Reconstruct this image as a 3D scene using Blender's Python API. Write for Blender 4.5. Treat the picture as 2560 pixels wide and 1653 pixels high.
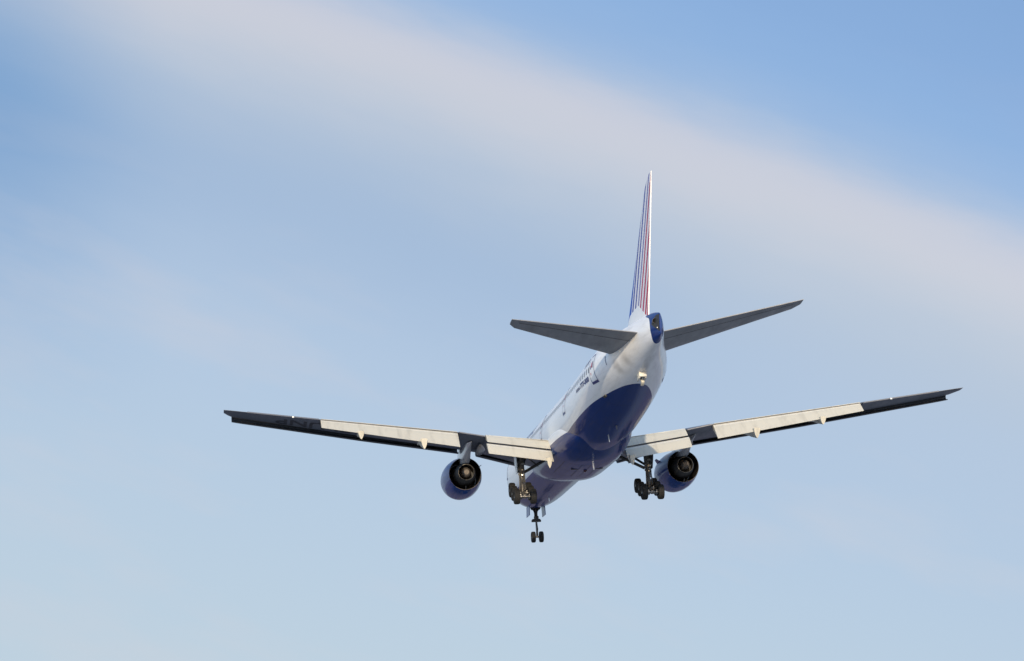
import bpy, bmesh, math, random
from mathutils import Vector, Matrix
import numpy as np
R = math.radians
random.seed(7)
for o in list(bpy.data.objects):
    bpy.data.objects.remove(o)
scene = bpy.context.scene
COL = scene.collection

# ------------------------------------------------------------------ camera
# the airliner's own frame: X right, Y forward (stations run along -Y from the nose), Z up
PITCH = R(3.0)
RX = Matrix.Rotation(PITCH, 3, 'X')
CAM_A = Vector((-32.469, -236.081, -30.1455))          # where the photographer stands, in the airliner's frame
CAM_X = Vector((0.991017, -0.123635, -0.050995))
CAM_F = Vector((0.131160, 0.972996, 0.189934))
CAM_Z = Vector((0.026135, -0.194917, 0.980471))
EYE = Vector((0, 0, 1.7))
ROOT_T = EYE - RX @ CAM_A                               # world place of the airliner's nose datum
cx, cf, cz = RX @ CAM_X, RX @ CAM_F, RX @ CAM_Z
cam = bpy.data.cameras.new('camera')
cam_o = bpy.data.objects.new('camera', cam)
COL.objects.link(cam_o)
mw = Matrix.Identity(4)
for i in range(3):
    mw[i][0], mw[i][1], mw[i][2], mw[i][3] = cx[i], cz[i], -cf[i], EYE[i]
cam_o.matrix_world = mw
cam.sensor_width = 36.0
cam.lens = 5962.5 / 2560 * 36.0
cam.clip_start = 0.5
cam.clip_end = 60000
scene.camera = cam_o

# ------------------------------------------------------------------ sun, sky, exposure
sun_dir = (RX @ Vector((-1.6, -10.3, 2.5))).normalized()   # towards the sun
SUN_EL = math.asin(sun_dir.z)
SUN_AZ = math.atan2(sun_dir.x, sun_dir.y)
sl = bpy.data.lights.new('sun', 'SUN')
sl.energy = 3.0
sl.angle = R(0.5)
sl.color = (1.0, 0.83, 0.60)
so = bpy.data.objects.new('sun', sl)
COL.objects.link(so)
so.rotation_euler = sun_dir.to_track_quat('Z', 'Y').to_euler()
so.location = (0, -50, 200)

scene.view_settings.view_transform = 'Standard'
scene.view_settings.look = 'None'
EXPOSURE = 0.40
scene.view_settings.exposure = EXPOSURE
scene.view_settings.gamma = 1.0


def lin(r, g, b):
    f = lambda c: (c / 12.92) if c <= 0.04045 else ((c + 0.055) / 1.055) ** 2.4
    return (f(r / 255), f(g / 255), f(b / 255))


world = bpy.data.worlds.new('World')
scene.world = world
world.use_nodes = True
wt = world.node_tree
wt.nodes.clear()


class NT:
    """small helper for wiring nodes"""
    def __init__(self, t):
        self.t = t

    def n(self, typ, ins=None, **kw):
        nd = self.t.nodes.new(typ)
        for k, v in kw.items():
            setattr(nd, k, v)
        if ins:
            for k, v in ins.items():
                s = nd.inputs[k]
                if isinstance(v, bpy.types.NodeSocket):
                    self.t.links.new(v, s)
                else:
                    s.default_value = v
        return nd

    def m(self, op, a, b=None, c=None):
        ins = {0: a}
        if b is not None:
            ins[1] = b
        if c is not None:
            ins[2] = c
        return self.n('ShaderNodeMath', ins, operation=op).outputs[0]

    def mix(self, f, a, b, blend='MIX'):
        nd = self.n('ShaderNodeMix', data_type='RGBA', blend_type=blend)
        for k, v in ((0, f), (6, a), (7, b)):
            s = nd.inputs[k]
            if isinstance(v, bpy.types.NodeSocket):
                self.t.links.new(v, s)
            else:
                s.default_value = v if k == 0 else (*v, 1)
        return nd.outputs[2]

    def ramp(self, f, stops, interp='LINEAR'):
        nd = self.n('ShaderNodeValToRGB', {0: f})
        cr = nd.color_ramp
        cr.interpolation = interp
        while len(cr.elements) > 1:
            cr.elements.remove(cr.elements[-1])
        for i, (p, c) in enumerate(stops):
            e = cr.elements[0] if i == 0 else cr.elements.new(p)
            e.position = p
            e.color = (*c, 1) if not isinstance(c, (int, float)) else (c, c, c, 1)
        return nd.outputs[0]

    def noise(self, vec, scale, detail=3, rough=0.5):
        return self.n('ShaderNodeTexNoise', {'Vector': vec, 'Scale': scale, 'Detail': detail, 'Roughness': rough}).outputs[0]

    def vec(self, x, y, z):
        return self.n('ShaderNodeCombineXYZ', {0: x, 1: y, 2: z}).outputs[0]


SKY_STRENGTH = 0.15
w = NT(wt)
sky = w.n('ShaderNodeTexSky', sky_type='NISHITA', sun_disc=False, sun_elevation=SUN_EL, sun_rotation=SUN_AZ,
          altitude=100.0, air_density=1.0, dust_density=1.2, ozone_density=1.5)
tc = w.n('ShaderNodeTexCoord')
sep = w.n('ShaderNodeSeparateXYZ', {0: tc.outputs['Generated']})
AZ0, EL0 = math.degrees(math.atan2(cf.x, cf.y)), math.degrees(math.asin(cf.z))
az = w.m('MULTIPLY', w.m('SUBTRACT', w.m('MULTIPLY', w.m('ARCTAN2', sep.outputs[0], sep.outputs[1]), 57.2958), AZ0), 0.967)
el = w.m('SUBTRACT', w.m('MULTIPLY', w.m('ARCSINE', sep.outputs[2]), 57.2958), EL0)
# streaks of high thin cloud: coordinates along and across the streak, in degrees of sky
along = w.m('ADD', w.m('MULTIPLY', az, 0.928), w.m('MULTIPLY', el, -0.371))
across = w.m('ADD', w.m('MULTIPLY', az, 0.371), w.m('MULTIPLY', el, 0.928))
e0 = w.m('SUBTRACT', w.m('ADD', w.m('ADD', el, w.m('MULTIPLY', az, 0.40)), w.m('MULTIPLY', w.m('MULTIPLY', az, az), 0.004)), 7.0)
n1 = w.noise(w.vec(w.m('MULTIPLY', along, 0.06), w.m('MULTIPLY', across, 0.22), 3.1), 1.0, 3, 0.5)
n2 = w.noise(w.vec(w.m('MULTIPLY', along, 0.16), w.m('MULTIPLY', across, 0.55), 9.7), 1.0, 4, 0.55)
n3 = w.noise(w.vec(w.m('MULTIPLY', along, 0.35), w.m('MULTIPLY', across, 1.4), 5.2), 1.0, 5, 0.6)
e1 = w.m('ADD', e0, w.m('MULTIPLY', w.m('SUBTRACT', n1, 0.5), 0.9))
e1 = w.m('ADD', e1, w.m('MULTIPLY', w.m('SUBTRACT', n2, 0.5), 0.8))
e1 = w.m('ADD', e1, w.m('MULTIPLY', w.m('SUBTRACT', n3, 0.5), 0.6))
er = w.m('DIVIDE', w.m('ADD', e1, 18.0), 24.0)
E_ = lambda e: (e + 18.0) / 24.0
veil = w.ramp(er, [(E_(-18), lin(192, 209, 224)), (E_(-12.5), lin(185, 205, 227)), (E_(-8.5), lin(181, 201, 226)), (E_(-6.0), lin(182, 200, 224)), (E_(-4.4), lin(185, 200, 220)),
                   (E_(-3.0), lin(193, 204, 220)), (E_(-1.9), lin(208, 211, 221)), (E_(-0.75), lin(210, 211, 222)), (E_(0.05), lin(176, 196, 224)),
                   (E_(0.7), lin(157, 187, 226)), (E_(1.8), lin(145, 181, 226)), (E_(3.2), lin(140, 176, 223)), (E_(6.0), lin(132, 169, 217))], 'B_SPLINE')
# a gap of clear blue under the streak, deepest towards the west end
dip = w.m('EXPONENT', w.m('MULTIPLY', w.m('POWER', w.m('MULTIPLY', w.m('ADD', e1, 5.5), 0.44), 2.0), -1.0))
kd = w.n('ShaderNodeFloatCurve', {'Factor': 1.0, 'Value': w.n('ShaderNodeMapRange', {0: az, 1: -13.0, 2: 9.0, 3: 0.0, 4: 1.0}).outputs[0]})
cv = kd.mapping.curves[0]
for (x_, y_), pt in zip([(0.0, .60), (1.0, .0)], cv.points):
    pt.location = (x_, y_)
for x_, y_ in [(.10, .55), (.2, .42), (.32, .32), (.5, .30), (.68, .24), (.82, .08)]:
    cv.points.new(x_, y_)
kd.mapping.update()
edge_w = w.m('MULTIPLY', w.n('ShaderNodeMapRange', {0: az, 1: -13.0, 2: -7.5, 3: 0.45, 4: 0.0}, interpolation_type='SMOOTHSTEP').outputs[0],
             w.n('ShaderNodeMapRange', {0: e1, 1: -14.0, 2: -8.0, 3: 0.0, 4: 1.0}, interpolation_type='SMOOTHSTEP').outputs[0])
gap = w.m('MINIMUM', w.m('ADD', w.m('MULTIPLY', dip, kd.outputs[0]), edge_w), 1.0)
veil = w.mix(gap, veil, lin(130, 167, 210))
# faint warm puffs low in the haze
pu = w.m('MULTIPLY', w.m('MAXIMUM', w.m('SUBTRACT', n2, 0.5), 0.0), w.n('ShaderNodeMapRange', {0: e1, 1: -9.0, 2: -5.0, 3: 1.5, 4: 0.2}).outputs[0])
veil = w.mix(pu, veil, lin(208, 209, 219))
veil = w.mix(1.0, veil, (0.96 * 2 ** -EXPOSURE / SKY_STRENGTH,) * 3, 'MULTIPLY')
# the veil covers most of the sky on this side and thins out overhead
side = w.m('ABSOLUTE', az)
cover = w.m('MULTIPLY', w.n('ShaderNodeMapRange', {0: side, 1: 60.0, 2: 140.0, 3: 0.93, 4: 0.3}).outputs[0],
            w.n('ShaderNodeMapRange', {0: el, 1: 20.0, 2: 50.0, 3: 1.0, 4: 0.5}).outputs[0])
# the haze brightens towards the low sun behind the photographer
sd = w.n('ShaderNodeVectorMath', {0: tc.outputs['Generated'], 1: tuple(sun_dir)}, operation='DOT_PRODUCT').outputs['Value']
glow = w.n('ShaderNodeMapRange', {0: sd, 1: -0.35, 2: 0.9, 3: 1.0, 4: 3.8}).outputs[0]
veil = w.mix(1.0, veil, w.vec(glow, w.m('MULTIPLY', w.m('ADD', glow, 0.0), 1.0), glow), 'MULTIPLY')
skyc = w.mix(cover, sky.outputs[0], veil)
bg = w.n('ShaderNodeBackground', {'Color': skyc, 'Strength': SKY_STRENGTH})
w.n('ShaderNodeOutputWorld', {'Surface': bg.outputs[0]})

# ------------------------------------------------------------------ materials
def mat(name, base, rough=0.4, metal=0.0, coat=0.0, spec=0.5, build=None, dirt=0.0, dscale=(1, 0.12, 1), drange=(0.45, 0.75), bump=0.0):
    m = bpy.data.materials.new(name)
    m.use_nodes = True
    t = m.node_tree
    t.nodes.clear()
    k = NT(t)
    out = k.n('ShaderNodeOutputMaterial')
    b = k.n('ShaderNodeBsdfPrincipled', {'Roughness': rough, 'Metallic': metal, 'Coat Weight': coat, 'Coat Roughness': 0.07, 'Specular IOR Level': spec})
    t.links.new(b.outputs[0], out.inputs[0])
    tcn = k.n('ShaderNodeTexCoord')
    ob = tcn.outputs['Object']
    c = None
    if build:
        c = build(k, ob)
    if dirt > 0:
        mp = k.n('ShaderNodeMapping', {'Vector': ob, 'Scale': dscale})
        nz = k.noise(mp.outputs[0], 1.3, 6, 0.62)
        f = k.n('ShaderNodeMapRange', {0: nz, 1: drange[0], 2: drange[1], 3: 0.0, 4: dirt}).outputs[0]
        c = k.mix(f, c if c is not None else base, (0.12, 0.113, 0.105))
        rg = k.n('ShaderNodeMapRange', {0: nz, 1: 0.35, 2: 0.75, 3: rough * 0.85, 4: min(1, rough * 1.5)}).outputs[0]
        t.links.new(rg, b.inputs['Roughness'])
    if c is None:
        b.inputs['Base Color'].default_value = (*base, 1)
    else:
        t.links.new(c, b.inputs['Base Color'])
    if bump > 0:
        nb = k.noise(ob, 1.1, 3, 0.5)
        bp = k.n('ShaderNodeBump', {'Strength': bump, 'Distance': 0.03, 'Height': nb})
        t.links.new(bp.outputs[0], b.inputs['Normal'])
    return m


WHITE = (0.86, 0.86, 0.855)
BLUE = (0.0011, 0.027, 0.16)
NAVY = (0.012, 0.022, 0.13)


def livery(k, ob):
    """white upper body, dark blue below a waterline that rises towards the tail, blue exhaust blade"""
    s3 = k.n('ShaderNodeSeparateXYZ', {0: ob})
    st = k.m('MULTIPLY', s3.outputs[1], -1.0)
    f = k.m('DIVIDE', st, 75.0)
    pts = [(0, -1.75), (22, -1.74), (40, -1.62), (46, -1.54), (51, -1.27), (54.4, -1.09), (56.8, -0.97), (59.8, -0.86), (62.5, -0.73), (66, -0.68), (75, -0.6)]
    line = k.ramp(f, [(s / 75.0, (z + 3.0) / 4.0) for s, z in pts])
    line = k.m('SUBTRACT', k.m('MULTIPLY', line, 4.0), 3.0)
    below = k.m('MULTIPLY', k.m('LESS_THAN', s3.outputs[2], line), k.m('LESS_THAN', st, 65.5))
    # blade: boundary slants, meeting in a point underneath
    eb = [(0.3, 71.2), (0.6, 71.6), (0.95, 72.1), (1.3, 72.3), (2.0, 72.3), (2.5, 72.0), (2.8, 71.0), (3.3, 69.3)]
    edge = k.ramp(k.m('DIVIDE', s3.outputs[2], 4.0), [(z / 4.0, (v - 69.0) / 4.0) for z, v in eb], 'B_SPLINE')
    edge = k.m('ADD', k.m('MULTIPLY', edge, 4.0), 69.0)
    blade = k.m('GREATER_THAN', st, edge)
    msk = k.m('MAXIMUM', below, blade)
    # sooty smudges under the tail and streaks along the skin
    mp = k.n('ShaderNodeMapping', {'Vector': ob, 'Scale': (0.9, 0.22, 1.2)})
    nz = k.noise(mp.outputs[0], 1.0, 5, 0.6)
    aft = k.n('ShaderNodeMapRange', {0: st, 1: 60.0, 2: 66.0, 3: 0.08, 4: 0.40}).outputs[0]
    sm = k.m('MULTIPLY', k.n('ShaderNodeMapRange', {0: nz, 1: 0.48, 2: 0.72, 3: 0.0, 4: 1.0}).outputs[0], aft)
    wh = k.mix(sm, WHITE, (0.42, 0.41, 0.40))
    # soot: two smudges and a streak running from the skid to the blade
    for px_, py_, pz_, rr_ in ((-1.25, -66.6, .55, .9), (-1.45, -64.9, .15, .8)):
        dd = k.n('ShaderNodeVectorMath', {0: ob, 1: (px_, py_, pz_)}, operation='DISTANCE').outputs['Value']
        mk = k.n('ShaderNodeMapRange', {0: k.m('ADD', dd, k.m('MULTIPLY', k.m('SUBTRACT', nz, 0.5), 1.6)), 1: rr_ * .2, 2: rr_, 3: 0.42, 4: 0.0}, interpolation_type='SMOOTHSTEP').outputs[0]
        wh = k.mix(mk, wh, (0.22, 0.21, 0.20))
    sx_ = k.n('ShaderNodeMapRange', {0: k.m('ABSOLUTE', k.m('SUBTRACT', s3.outputs[0], 0.05)), 1: 0.05, 2: 0.42, 3: 1.0, 4: 0.0}, interpolation_type='SMOOTHSTEP').outputs[0]
    ss_ = k.m('MULTIPLY', k.n('ShaderNodeMapRange', {0: st, 1: 65.0, 2: 66.2, 3: 0.0, 4: 1.0}).outputs[0], k.n('ShaderNodeMapRange', {0: st, 1: 66.5, 2: 69.5, 3: 1.0, 4: 0.0}).outputs[0])
    lowz = k.m('LESS_THAN', s3.outputs[2], 1.2)
    wh = k.mix(k.m('MULTIPLY', k.m('MULTIPLY', sx_, ss_), k.m('MULTIPLY', lowz, k.m('ADD', nz, 0.05))), wh, (0.20, 0.19, 0.18))
    # skin joints
    j = k.m('FRACT', k.m('DIVIDE', st, 5.3))
    jl = k.m('MULTIPLY', k.m('LESS_THAN', j, 0.006), 0.22)
    wh = k.mix(jl, wh, (0.35, 0.36, 0.38))
    ang = k.m('ARCTAN2', s3.outputs[0], k.m('SUBTRACT', s3.outputs[2], 0.4))
    la = k.m('FRACT', k.m('MULTIPLY', ang, 2.5))
    ll = k.m('MULTIPLY', k.m('LESS_THAN', la, 0.02), 0.16)
    wh = k.mix(ll, wh, (0.40, 0.41, 0.43))
    gr = k.noise(k.n('ShaderNodeMapping', {'Vector': ob, 'Scale': (2.5, 0.10, 2.5)}).outputs[0], 1.0, 5, 0.65)
    wh = k.mix(k.n('ShaderNodeMapRange', {0: gr, 1: 0.5, 2: 0.8, 3: 0.0, 4: 0.35}).outputs[0], wh, (0.45, 0.44, 0.42))
    bl = k.mix(k.m('MULTIPLY', k.m('MAXIMUM', k.m('SUBTRACT', nz, 0.5), 0.0), 0.35), BLUE, (0.06, 0.06, 0.09))
    bl = k.mix(k.m('MULTIPLY', k.m('MAXIMUM', k.m('LESS_THAN', j, 0.008), k.m('LESS_THAN', la, 0.02)), 0.5), bl, (0.004, 0.008, 0.03))
    bl = k.mix(k.n('ShaderNodeMapRange', {0: gr, 1: 0.52, 2: 0.8, 3: 0.0, 4: 0.30}).outputs[0], bl, (0.09, 0.08, 0.085))
    return k.mix(msk, wh, bl)


def tail_art(k, ob):
    """blue and red stripes raked along the fin, white below"""
    s3 = k.n('ShaderNodeSeparateXYZ', {0: ob})
    st = k.m('MULTIPLY', s3.outputs[1], -1.0)
    t = k.m('SUBTRACT', st, k.m('MULTIPLY', s3.outputs[2], 0.77))
    lo, hi = 56.0, 68.0
    f = k.m('DIVIDE', k.m('SUBTRACT', t, lo), hi - lo)
    B, N, P, RD, RL = lin(28, 88, 180), lin(34, 58, 152), lin(92, 88, 160), lin(178, 38, 84), lin(190, 34, 66)
    Wt = (0.78, 0.77, 0.78)
    bands = [(57.0, 60.45, B), (60.80, 61.34, N), (61.96, 62.38, N), (63.05, 63.36, P), (63.86, 64.26, RD), (64.90, 65.34, RD), (65.88, 66.38, RL), (66.62, 67.05, RL)]
    stops = [(0, Wt)]
    for a, b, c in bands:
        stops += [((a - lo) / (hi - lo), c), ((b - lo) / (hi - lo), Wt)]
    col = k.ramp(f, stops, 'CONSTANT')
    pts = [(60, 3.9), (61.66, 4.08), (63.32, 4.45), (66.64, 4.54), (67.78, 3.99), (69.6, 3.0), (75, 3.0)]
    ln = k.ramp(k.m('DIVIDE', k.m('SUBTRACT', st, 60), 15.0), [((a - 60) / 15.0, (z - 2.5) / 2.5) for a, z in pts])
    ln = k.m('ADD', k.m('MULTIPLY', ln, 2.5), 2.5)
    up = k.m('GREATER_THAN', s3.outputs[2], ln)
    te = k.m('GREATER_THAN', st, k.m('ADD', 68.105 - 0.03, k.m('MULTIPLY', s3.outputs[2], 0.4515)))
    up = k.m('MULTIPLY', up, k.m('SUBTRACT', 1.0, te))
    return k.mix(up, WHITE, col)


M = {
    'body': mat('body_paint', WHITE, 0.4, coat=0.38, spec=0.12, build=livery, bump=0.03),
    'fin': mat('fin_paint', WHITE, 0.55, coat=0.0, spec=0.2, build=tail_art, bump=0.02),
    'white': mat('white_paint', WHITE, 0.34, coat=0.3, dirt=0.15),
    'blue': mat('blue_paint', (0.0012, 0.038, 0.20), 0.4, coat=0.42, spec=0.12, dirt=0.06, bump=0.02),
    'navy': mat('navy_marking', NAVY, 0.4),
    'redm': mat('red_marking', lin(190, 40, 60), 0.4),
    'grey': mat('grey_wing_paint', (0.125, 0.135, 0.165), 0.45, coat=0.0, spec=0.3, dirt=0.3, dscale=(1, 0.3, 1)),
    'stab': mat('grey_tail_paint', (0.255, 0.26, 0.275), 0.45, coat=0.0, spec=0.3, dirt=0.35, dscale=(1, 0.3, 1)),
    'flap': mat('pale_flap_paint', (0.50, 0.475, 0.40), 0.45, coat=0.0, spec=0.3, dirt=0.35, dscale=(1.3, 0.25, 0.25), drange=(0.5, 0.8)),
    'flapnose': mat('flap_nose_pale', (0.63, 0.61, 0.54), 0.38, spec=0.4, dirt=0.25, dscale=(1.3, 0.25, 0.25)),
    'slat': mat('dark_slat_back', (0.045, 0.05, 0.06), 0.42, dirt=0.2),
    'metal': mat('bare_metal', (0.27, 0.265, 0.255), 0.30, metal=1.0, dirt=0.9, dscale=(5, 5, 5), drange=(0.36, 0.56)),
    'steel': mat('gear_steel', (0.085, 0.082, 0.08), 0.42, metal=0.4, dirt=0.85, dscale=(3, 3, 3), drange=(0.35, 0.58)),
    'dark': mat('dark_metal', (0.035, 0.034, 0.033), 0.5, metal=0.3, dirt=0.2),
    'hot': mat('heat_stained_metal', (0.11, 0.094, 0.082), 0.55, metal=0.4, dirt=0.5, dscale=(2, 1, 2)),
    'duct': mat('sooty_duct', (0.018, 0.017, 0.016), 0.6),
    'tyre': mat('rubber_tyre', (0.012, 0.0118, 0.0115), 0.8, spec=0.3, dirt=0.10, dscale=(4, 4, 4)),
    'glass': mat('cabin_glass', (0.02, 0.022, 0.028), 0.12),
    'text': mat('underwing_marking', (0.018, 0.02, 0.032), 0.5),
    'beacon': mat('dark_red_lens', (0.06, 0.006, 0.01), 0.2),
    'lens': mat('lamp_lens', (0.75, 0.74, 0.70), 0.15),
}

M['pylon'] = mat('pale_pylon_paint', (0.42, 0.44, 0.47), 0.25, coat=0.5, dirt=0.3)

# ------------------------------------------------------------------ mesh helpers
BASE = Vector((0, -38.4, -6.45))     # under the main wheels


def smooth_by_angle(bm, deg=38):
    lim = math.radians(deg)
    for f in bm.faces:
        f.smooth = True
    for e in bm.edges:
        if len(e.link_faces) == 2 and e.calc_face_angle(0) > lim:
            e.smooth = False
        elif len(e.link_faces) != 2:
            e.smooth = False


def finish(name, bm, mats, parent, deg=38, recalc=True):
    bmesh.ops.remove_doubles(bm, verts=bm.verts, dist=1e-5)
    if recalc:
        bmesh.ops.recalc_face_normals(bm, faces=bm.faces)
    smooth_by_angle(bm, deg)
    me = bpy.data.meshes.new(name)
    bm.to_mesh(me)
    bm.free()
    for m in (mats if isinstance(mats, (list, tuple)) else [mats]):
        me.materials.append(M[m])
    o = bpy.data.objects.new(name, me)
    COL.objects.link(o)
    o.parent = parent
    if parent is ROOT:
        o.location = -BASE
    return o


def loft(bm, rings, cap0=True, cap1=True, closed=True, mi=0):
    vr = [[bm.verts.new(p) for p in r] for r in rings]
    n = len(rings[0])
    fs = []
    for a, b in zip(vr[:-1], vr[1:]):
        for i in range(n if closed else n - 1):
            j = (i + 1) % n
            try:
                fs.append(bm.faces.new((a[i], a[j], b[j], b[i])))
            except ValueError:
                pass
    if closed and cap0:
        fs.append(bm.faces.new(vr[0][::-1]))
    if closed and cap1:
        fs.append(bm.faces.new(vr[-1]))
    for f in fs:
        f.material_index = mi
    return vr


def tube(bm, p, q, r0, r1=None, n=12, mi=0, rings=None):
    """round bar from p to q; rings = [(t, radius), ...] for shaped ones"""
    p, q = Vector(p), Vector(q)
    d = (q - p)
    ax = d.normalized()
    u = ax.orthogonal().normalized()
    v = ax.cross(u)
    rings = rings or [(0, r0), (1, r0 if r1 is None else r1)]
    loft(bm, [[p + d * t + (u * math.cos(a) + v * math.sin(a)) * r for a in [2 * math.pi * i / n for i in range(n)]] for t, r in rings], mi=mi)


def box(bm, c, size, rot=None, mi=0, bev=0.0):
    m = Matrix.Translation(Vector(c))
    if rot is not None:
        m = m @ rot.to_4x4()
    r = bmesh.ops.create_cube(bm, size=1.0, matrix=m @ Matrix.Diagonal((*size, 1)))
    vs = r['verts']
    fs = {f for v in vs for f in v.link_faces}
    for f in fs:
        f.material_index = mi
    if bev > 0:
        es = {e for v in vs for e in v.link_edges}
        rb = bmesh.ops.bevel(bm, geom=list(es), offset=bev, segments=2, affect='EDGES', profile=0.5)
        for f in rb['faces']:
            f.material_index = mi


def lerp_tab(tab, x):
    if x <= tab[0][0]:
        return tab[0][1:]
    for a, b in zip(tab[:-1], tab[1:]):
        if x <= b[0]:
            t = (x - a[0]) / (b[0] - a[0])
            return tuple(p + (q - p) * t for p, q in zip(a[1:], b[1:]))
    return tab[-1][1:]


def pchip(tab, x):
    X = [r[0] for r in tab]
    n = len(X)
    i = max(0, min(n - 2, int(np.searchsorted(X, x)) - 1))
    out = []
    for k in range(1, len(tab[0])):
        Y = [r[k] for r in tab]
        h = [X[j + 1] - X[j] for j in range(n - 1)]
        d = [(Y[j + 1] - Y[j]) / h[j] for j in range(n - 1)]

        def slope(j):
            if j == 0:
                return d[0]
            if j == n - 1:
                return d[-1]
            if d[j - 1] * d[j] <= 0:
                return 0.0
            w1, w2 = 2 * h[j] + h[j - 1], h[j] + 2 * h[j - 1]
            return (w1 + w2) / (w1 / d[j - 1] + w2 / d[j])
        t = (x - X[i]) / h[i]
        out.append((1 + 2 * t) * (1 - t) ** 2 * Y[i] + t * (1 - t) ** 2 * h[i] * slope(i) + t * t * (3 - 2 * t) * Y[i + 1] + t * t * (t - 1) * h[i] * slope(i + 1))
    return out


# ------------------------------------------------------------------ ground (far below, gives the bounce light and the reflections in the paint)
bm = bmesh.new()
bmesh.ops.create_circle(bm, cap_ends=True, radius=40000, segments=96)


def ground_col(k, ob):
    """unseen ground, tones made up: pale near for bounce, pinkish beyond for belly reflections"""
    s3 = k.n('ShaderNodeSeparateXYZ', {0: ob})
    a = k.noise(ob, 0.004, 6, 0.6)
    b = k.noise(ob, 0.03, 4, 0.6)
    far = k.ramp(a, [(0.35, (0.22, 0.145, 0.14)), (0.5, (0.31, 0.21, 0.205)), (0.62, (0.37, 0.255, 0.245))])
    near = k.mix(b, (0.26, 0.25, 0.235), (0.42, 0.405, 0.385))
    d = k.m('ADD', s3.outputs[1], k.m('MULTIPLY', k.m('SUBTRACT', b, 0.5), 90.0))
    f = k.n('ShaderNodeMapRange', {0: d, 1: 300.0, 2: 345.0, 3: 0.0, 4: 1.0}).outputs[0]
    c = k.mix(f, near, far)
    # a dark belt added out of view to darken reflections under the upswept tail
    bx = k.n('ShaderNodeMapRange', {0: k.m('ABSOLUTE', k.m('ADD', s3.outputs[0], k.m('MULTIPLY', b, 20.0))), 1: 62.0, 2: 78.0, 3: 1.0, 4: 0.0}).outputs[0]
    by = k.n('ShaderNodeMapRange', {0: k.m('ABSOLUTE', k.m('SUBTRACT', d, 285.0)), 1: 40.0, 2: 55.0, 3: 1.0, 4: 0.0}).outputs[0]
    return k.mix(k.m('MULTIPLY', bx, by), c, (0.022, 0.027, 0.022))


M['ground'] = mat('unseen_ground', (0.15, 0.12, 0.09), 0.9, build=ground_col)
me = bpy.data.meshes.new('ground')
bm.to_mesh(me)
bm.free()
me.materials.append(M['ground'])
g = bpy.data.objects.new('ground', me)
COL.objects.link(g)
g['kind'] = 'structure'

# ------------------------------------------------------------------ the airliner
ROOT = bpy.data.objects.new('airliner', None)
COL.objects.link(ROOT)
ROOT.empty_display_size = 3
ROOT.rotation_euler = (PITCH, 0, 0)
ROOT.location = ROOT_T + RX @ BASE
ROOT['label'] = 'white and dark blue twin-engine airliner on approach, wheels and flaps down, striped tail fin'
ROOT['category'] = 'airliner'

# station, top, bottom, half width, height of widest point
FUS = [(0.0, -.75, -.85, .05, -.8), (.4, -.1, -1.35, .55, -.72), (1.0, .35, -1.75, .95, -.65), (2.0, .95, -2.2, 1.48, -.55), (3.0, 1.55, -2.5, 1.9, -.45), (4.0, 2.1, -2.72, 2.25, -.3),
       (5.5, 2.6, -2.93, 2.62, -.15), (7.0, 2.87, -3.04, 2.86, -.05), (9.0, 3.05, -3.1, 3.02, 0), (11.0, 3.1, -3.1, 3.1, 0), (44, 3.1, -3.1, 3.1, 0), (48, 3.12, -2.95, 3.1, .1),
       (52, 3.2, -2.5, 3.1, .3), (55, 3.3, -2.08, 3.08, .5), (58, 3.4, -1.6, 3.0, .75), (61, 3.5, -1.1, 2.78, 1.0), (64, 3.47, -.62, 2.24, 1.25), (67, 3.35, -.1, 1.53, 1.45),
       (69.5, 3.2, .33, 1.02, 1.6), (71.5, 3.0, .66, .66, 1.7), (73.0, 2.72, .92, .32, 1.8), (73.45, 2.62, .98, .19, 1.8), (73.75, 2.52, 1.05, .05, 1.8)]


def fus_pt(s, a):
    t, b, wd, c = pchip(FUS, s)
    k = -math.cos(a)
    return Vector((wd * math.sin(a), -s, c + k * ((t - c) if k > 0 else (c - b))))


def fus_side(s, z, side=-1, off=0.0):
    """point on the body skin at station s and height z"""
    t, b, wd, c = pchip(FUS, s)
    h = (t - c) if z > c else (c - b)
    k = max(-1, min(1, (z - c) / h))
    y = wd * math.sqrt(max(0, 1 - k * k))
    nrm = Vector((y / wd ** 2, 0, (z - c) / h ** 2)).normalized()
    return Vector((side * (y + nrm.x * off), -s, z + nrm.z * off))


def fus_bottom(s, x=0.0):
    t, b, wd, c = pchip(FUS, s)
    return c - (c - b) * math.sqrt(max(0, 1 - (x / wd) ** 2))


NSEG = 112
st = [0.0, .12, .25, .4, .6, .8, 1.0, 1.3, 1.6, 2.0, 2.5, 3, 3.5, 4, 4.7, 5.5, 6.2, 7, 8, 9, 10, 11] + list(range(13, 44, 2)) + [44 + .5 * i for i in range(50)] + [69 + .2 * i for i in range(23)] + [73.6, 73.75]
bm = bmesh.new()
loft(bm, [[fus_pt(s, 2 * math.pi * i / NSEG) for i in range(NSEG)] for s in st])
fuselage = finish('fuselage', bm, 'body', ROOT, 50)

# auxiliary power exhaust in the left side of the tail blade
bm = bmesh.new()
p0, p1 = Vector((-.08, -71.9, 2.05)), Vector((-.25, -73.15, 2.1))
ax = (p1 - p0).normalized()
u = ax.orthogonal().normalized()
v = ax.cross(u)
loft(bm, [[p0 + (p1 - p0) * t + (u * math.cos(a) + v * math.sin(a)) * r for a in [2 * math.pi * i / 20 for i in range(20)]] for t, r in ((0, .16), (1, .21), (1, .18), (.3, .16))], cap0=False, mi=1)
finish('exhaust_port', bm, ['hot', 'duct'], fuselage)
bm = bmesh.new()
E0, E1 = [(72.55, 1.95), (72.75, 2.25), (73.2, 2.5)], [(73.68, 1.25), (73.70, 1.9), (73.70, 2.48)]
g_ = [[bm.verts.new(fus_side(a[0] + (b[0] - a[0]) * i / 8, a[1] + (b[1] - a[1]) * i / 8, -1, .012)) for i in range(9)] for a, b in zip(E0, E1)]
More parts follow.
